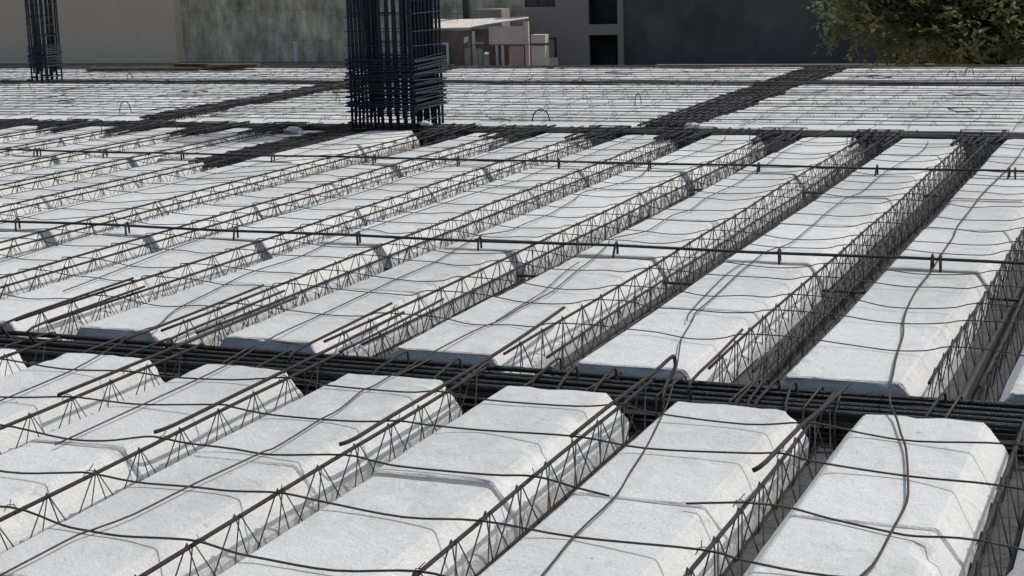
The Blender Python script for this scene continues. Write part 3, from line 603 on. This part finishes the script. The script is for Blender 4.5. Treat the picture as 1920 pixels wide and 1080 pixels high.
wf = w_.build('window', M_DARK, gb)
MB().box((xs[1]+.05, v+.08, z0+.05), (xs[2]-.05, v+.1, z1-.05)).build('pane', mat('window_glass', (.06,.065,.07), .15, 0, .1, 1, spec=.6), wf)
x0, x1 = X(1024, v), X(1043, v); zt_, zb_ = zz(70), G
d = MB(); d.box((x0, v-.12, zb_), (x0+.1, v-.003, zt_)); d.box((x1-.1, v-.12, zb_), (x1, v-.003, zt_)); d.box((x0+.1, v-.12, zt_-.12), (x1-.1, v-.003, zt_))
dr = d.build('door_frame', M_DARK, gb); MB().box((x0+.1, v-.06, zb_), (x1-.1, v-.004, zt_-.12)).build('door_leaf', M_GREEN, dr)
o = bx(1029, 109, 1041, 124, 104, .5, 'white_box', M_WHITE, bot=G); tag(o, 'small white box standing before the dark framed door', 'box')
# dark wall right
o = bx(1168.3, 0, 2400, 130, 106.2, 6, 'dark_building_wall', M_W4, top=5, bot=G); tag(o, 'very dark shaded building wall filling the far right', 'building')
# shed with white roof
sh = empty('lean_to_shed', (X(905, 103), 103, G)); tag(sh, 'low lean-to shed with sunlit white sheet roof and cream wall panel', 'shed')
v = 102
def roofpoly(pts, dv, th, name, m):
    P = [px(a, b, c) for a, b, c in pts]
    MB().prism(P, None, (0, 0, -th)).build(name, m, sh)
roofpoly([(770, 54, v), (884, 51, v), (886, 35.5, v+3), (770, 36.5, v+3)][::1], 3, .06, 'roof_sheet', M_WHITE)
roofpoly([(884.5, 50, v), (915, 44.5, v), (991, 33.5, v), (991, 31, v+3), (886.5, 35.5, v+3)], 3, .06, 'roof_sheet', M_WHITE)
def wb(x0, y0, x1, y1, vv, d, name, m): return bx(x0, y0, x1, y1, vv, d, name, m, sh)
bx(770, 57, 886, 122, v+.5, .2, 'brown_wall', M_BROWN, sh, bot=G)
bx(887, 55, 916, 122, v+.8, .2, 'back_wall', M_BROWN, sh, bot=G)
bx(917, 49, 982, 83, v+.2, .15, 'cream_panel', M_CREAM, sh)
bx(984, 40, 990, 122, v+.1, .2, 'corner_post', M_CREAM, sh, bot=G)
bx(955, 88, 983, 122, v+.35, .1, 'pink_panel', M_PINK, sh, bot=G)
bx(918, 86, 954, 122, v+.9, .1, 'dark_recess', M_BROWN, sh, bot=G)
for x in (887, 930, 941): bx(x, 85 if x > 900 else 58, x+2.6, 122, v+.1, .1, 'frame_post', M_WHITE, sh, bot=G)
bx(889, 79.5, 907, 81.5, v+.1, .1, 'window_sill', M_WHITE, sh)
df = bx(824, 80, 840, 122, v-.02, .1, 'door_frame', M_WHITE, sh, bot=G)
bx(829, 84, 836, 122, v-.06, .03, 'door_leaf', M_DARK, df, bot=G)
rl = empty('rusty_railing', (X(945, 101), 101, G)); tag(rl, 'rusty red-brown rail with thin posts in front of the shed', 'railing')
bx(868, 83, 1022, 85.4, 101, .08, 'rail', M_RUST, rl)
for x in (868, 918, 948, 983): bx(x, 85, x+1.2, 122, 101.0, .05, 'post', M_RUST, rl, bot=G)
for i, (a, b, m_, lb) in enumerate([(872, 881, M_GREEN, 'grey-green corrugated sheet left of the dark shed frame'), (889, 895, M_GREEN, 'narrow grey-green sheet in the middle of the shed front'), (897, 904, M_GREEN, 'pale green sheet beside the domed tank')]):
    o = bx(a, 91, b, 122, 101.4, .08, 'corrugated_sheet', m_, bot=G); tag(o, lb, 'metal sheet', 'grey-green sheets leaning at the shed')
# cabinet
cb = empty('cream_cabinet', (X(1008, 101.5), 101.7, G)); tag(cb, 'tall cream two-part cabinet right of the shed', 'cabinet')
bx(996, 65, 1022, 81, 101.5, .7, 'upper_box', M_CREAM, cb); bx(997, 86, 1022, 122, 101.5, .7, 'lower_box', M_CREAM, cb, bot=G); bx(998, 81.3, 1021, 85.7, 101.6, .5, 'gap_frame', M_BROWN, cb)
# tank with dome
c0 = px(912.5, 102, 101.2); tk = empty('domed_tank', (c0.x, c0.y, G)); tag(tk, 'round grey tank with a white domed lid at the shed', 'tank')
mb = MB(); n = 14; rr = .23
for z in (G, c0.z):
    for i in range(n): mb.v.append((c0.x+rr*math.cos(2*math.pi*i/n), c0.y+rr*math.sin(2*math.pi*i/n), z))
for i in range(n): mb.f.append((i, (i+1) % n, n+(i+1) % n, n+i))
mb.build('body', M_GREEN, tk, True)
mb = MB()
for l in range(5):
    a = l/4*math.pi/2
    for i in range(n): mb.v.append((c0.x+(rr+.01)*math.cos(a)*math.cos(2*math.pi*i/n), c0.y+(rr+.01)*math.cos(a)*math.sin(2*math.pi*i/n), c0.z+.17*math.sin(a)))
for l in range(4):
    for i in range(n): mb.f.append((l*n+i, l*n+(i+1) % n, (l+1)*n+(i+1) % n, (l+1)*n+i))
mb.build('lid', M_WHITE, tk, True)
# satellite dish
c0 = px(874, 74, 100.8); sdh = empty('satellite_dish', (c0.x, c0.y+.3, c0.z-.5)); tag(sdh, 'white satellite dish on a short mast before the shed', 'satellite dish')
mb = MB(); nrm = Vector((-.45, -.8, .45)).normalized(); a1 = nrm.orthogonal().normalized(); a2 = nrm.cross(a1)
for l in range(5):
    q = l/4
    for i in range(n): mb.v.append(tuple(c0+(a1*math.cos(2*math.pi*i/n)+a2*math.sin(2*math.pi*i/n))*(.24*q)+nrm*(.07*q*q-.07)))
for l in range(4):
    for i in range(n): mb.f.append((l*n+i, l*n+(i+1) % n, (l+1)*n+(i+1) % n, (l+1)*n+i))
mb.build('reflector', M_WHITE, sdh, True)
MB().tube([c0-nrm*.07, c0-nrm*.2, (c0.x+.1, c0.y+.3, G)], .03, 6).build('mast', M_W3, sdh)
MB().tube([c0-a2*.24, c0+nrm*.25], .012, 5).build('feed_arm', M_W3, sdh)
# antenna
c0 = px(858, 36, 104); an = empty('roof_antenna', (c0.x, c0.y, c0.z-.1)); tag(an, 'thin rooftop antenna standing on the white shed roof', 'antenna')
MB().tube([c0-Vector((0, 0, .1)), c0+Vector((0, 0, .8))], .02, 5).build('mast', M_DARK, an)
mb = MB(); mb.tube([c0+Vector((-.35, 0, .35)), c0+Vector((.3, 0, .35))], .03, 5)
for k in range(5): mb.tube([c0+Vector((-.3+.14*k, -.15, .35)), c0+Vector((-.3+.14*k, .15, .45))], .015, 4)
mb.build('boom', M_DARK, an)
# cistern / block behind shed
o = bx(882, 17, 940, 40, 108, 1.5, 'pale_rooftop_wall', M_CREAM, bot=G); tag(o, 'pale low block wall behind the white shed roof', 'wall')
o.data.materials[0] = mat('pale_block', (.5,.47,.41), .9, 0, .1, 1)
# boundary wall just past the slab
o = MB().box((-30, 96, G), (20, 96.3, px(1100, 121.5, 96).z)).build('boundary_wall', M_W3); tag(o, 'long low grey boundary wall just above the slab edge', 'wall')

# ------------------------------------------------------------------ tree
M_LEAF = mat('leaves', (.34,.36,.18), .5, 0, .4, 1.6, 0, 3, .3, objrand=0)
t_ = M_LEAF.node_tree; b_ = t_.nodes['Principled BSDF']; tl_ = t_.nodes.new('ShaderNodeBsdfTranslucent'); mx_ = t_.nodes.new('ShaderNodeMixShader'); mx_.inputs[0].default_value = .45
t_.links.new(b_.inputs['Base Color'].links[0].from_socket, tl_.inputs['Color']); t_.links.new(b_.outputs[0], mx_.inputs[1]); t_.links.new(tl_.outputs[0], mx_.inputs[2]); t_.links.new(mx_.outputs[0], t_.nodes['Material Output'].inputs['Surface'])
M_BARK = mat('bark', (.09,.07,.05), .9, 0, .3, 8, .5, 30)
tr = empty('leafy_tree', (-2.3, 25.5, G)); tag(tr, 'bushy green tree overhanging the far right slab edge', 'tree')
base = Vector((-2.3, 25.5, G))
limbs = [[base, Vector((-2.2, 25.4, -3.6)), Vector((-2.4, 25.3, -1.2)), Vector((-2.3, 25.4, 1.2)), Vector((-2.2, 25.5, 3.2))]]
lf = []
cl = []
random.seed(31)
for i in range(78):
    x = random.uniform(1665, 2010) if i % 6 else random.uniform(1590, 1670); y = random.uniform(-90, 112) if i % 6 else random.uniform(-60, 42)
    if x < 1730 and y > 60 and i % 2: x += 80
    e2 = px(x, y, random.uniform(24.3, 26.6)); s = Vector((-2.3+rj(.1), 25.4, e2.z-random.uniform(.2, .8))); e1 = (s+e2)/2+Vector((rj(.15), rj(.15), .18))
    limbs.append([s, e1, e2]); cl += [(e2, .42), (e2+Vector((rj(.25), rj(.25), rj(.2))), .4)]
MB().tube(cat(limbs[0], 3), lambda t: .16*(1-.75*t)+.02, 8).build('trunk', M_BARK, tr, True)
lm_ = MB()
for l in limbs[1:]: lm_.tube(cat(l, 3), lambda t: .045*(1-.8*t)+.006, 5)
lm_.build('limbs', M_BARK, tr, True)
mb = MB()
for c, R in cl:
    for t in range(random.randint(11, 18)):
        # a twig with leaves in rows
        st = c+Vector((random.gauss(0, R*.5), random.gauss(0, R*.5), random.gauss(0, R*.4)))
        dr_ = Vector((rj(1), rj(1), rj(.8)-.25)).normalized(); L_ = random.uniform(.2, .45)
        for k in range(10):
            P = st+dr_*(L_*k/8); sd_ = dr_.cross(Vector((rj(1), rj(1), 1))).normalized()*(1 if k % 2 else -1)
            ax = (sd_*.8+dr_*.6+Vector((0, 0, -.2+rj(.3)))).normalized(); l = random.uniform(.08, .15); wd = ax.cross(Vector((rj(.6), rj(.6), 1))).normalized()*(l*.27)
            mb.quad(P, P+ax*l*.45+wd, P+ax*l, P+ax*l*.45-wd)
mb.build('crown', M_LEAF, tr)
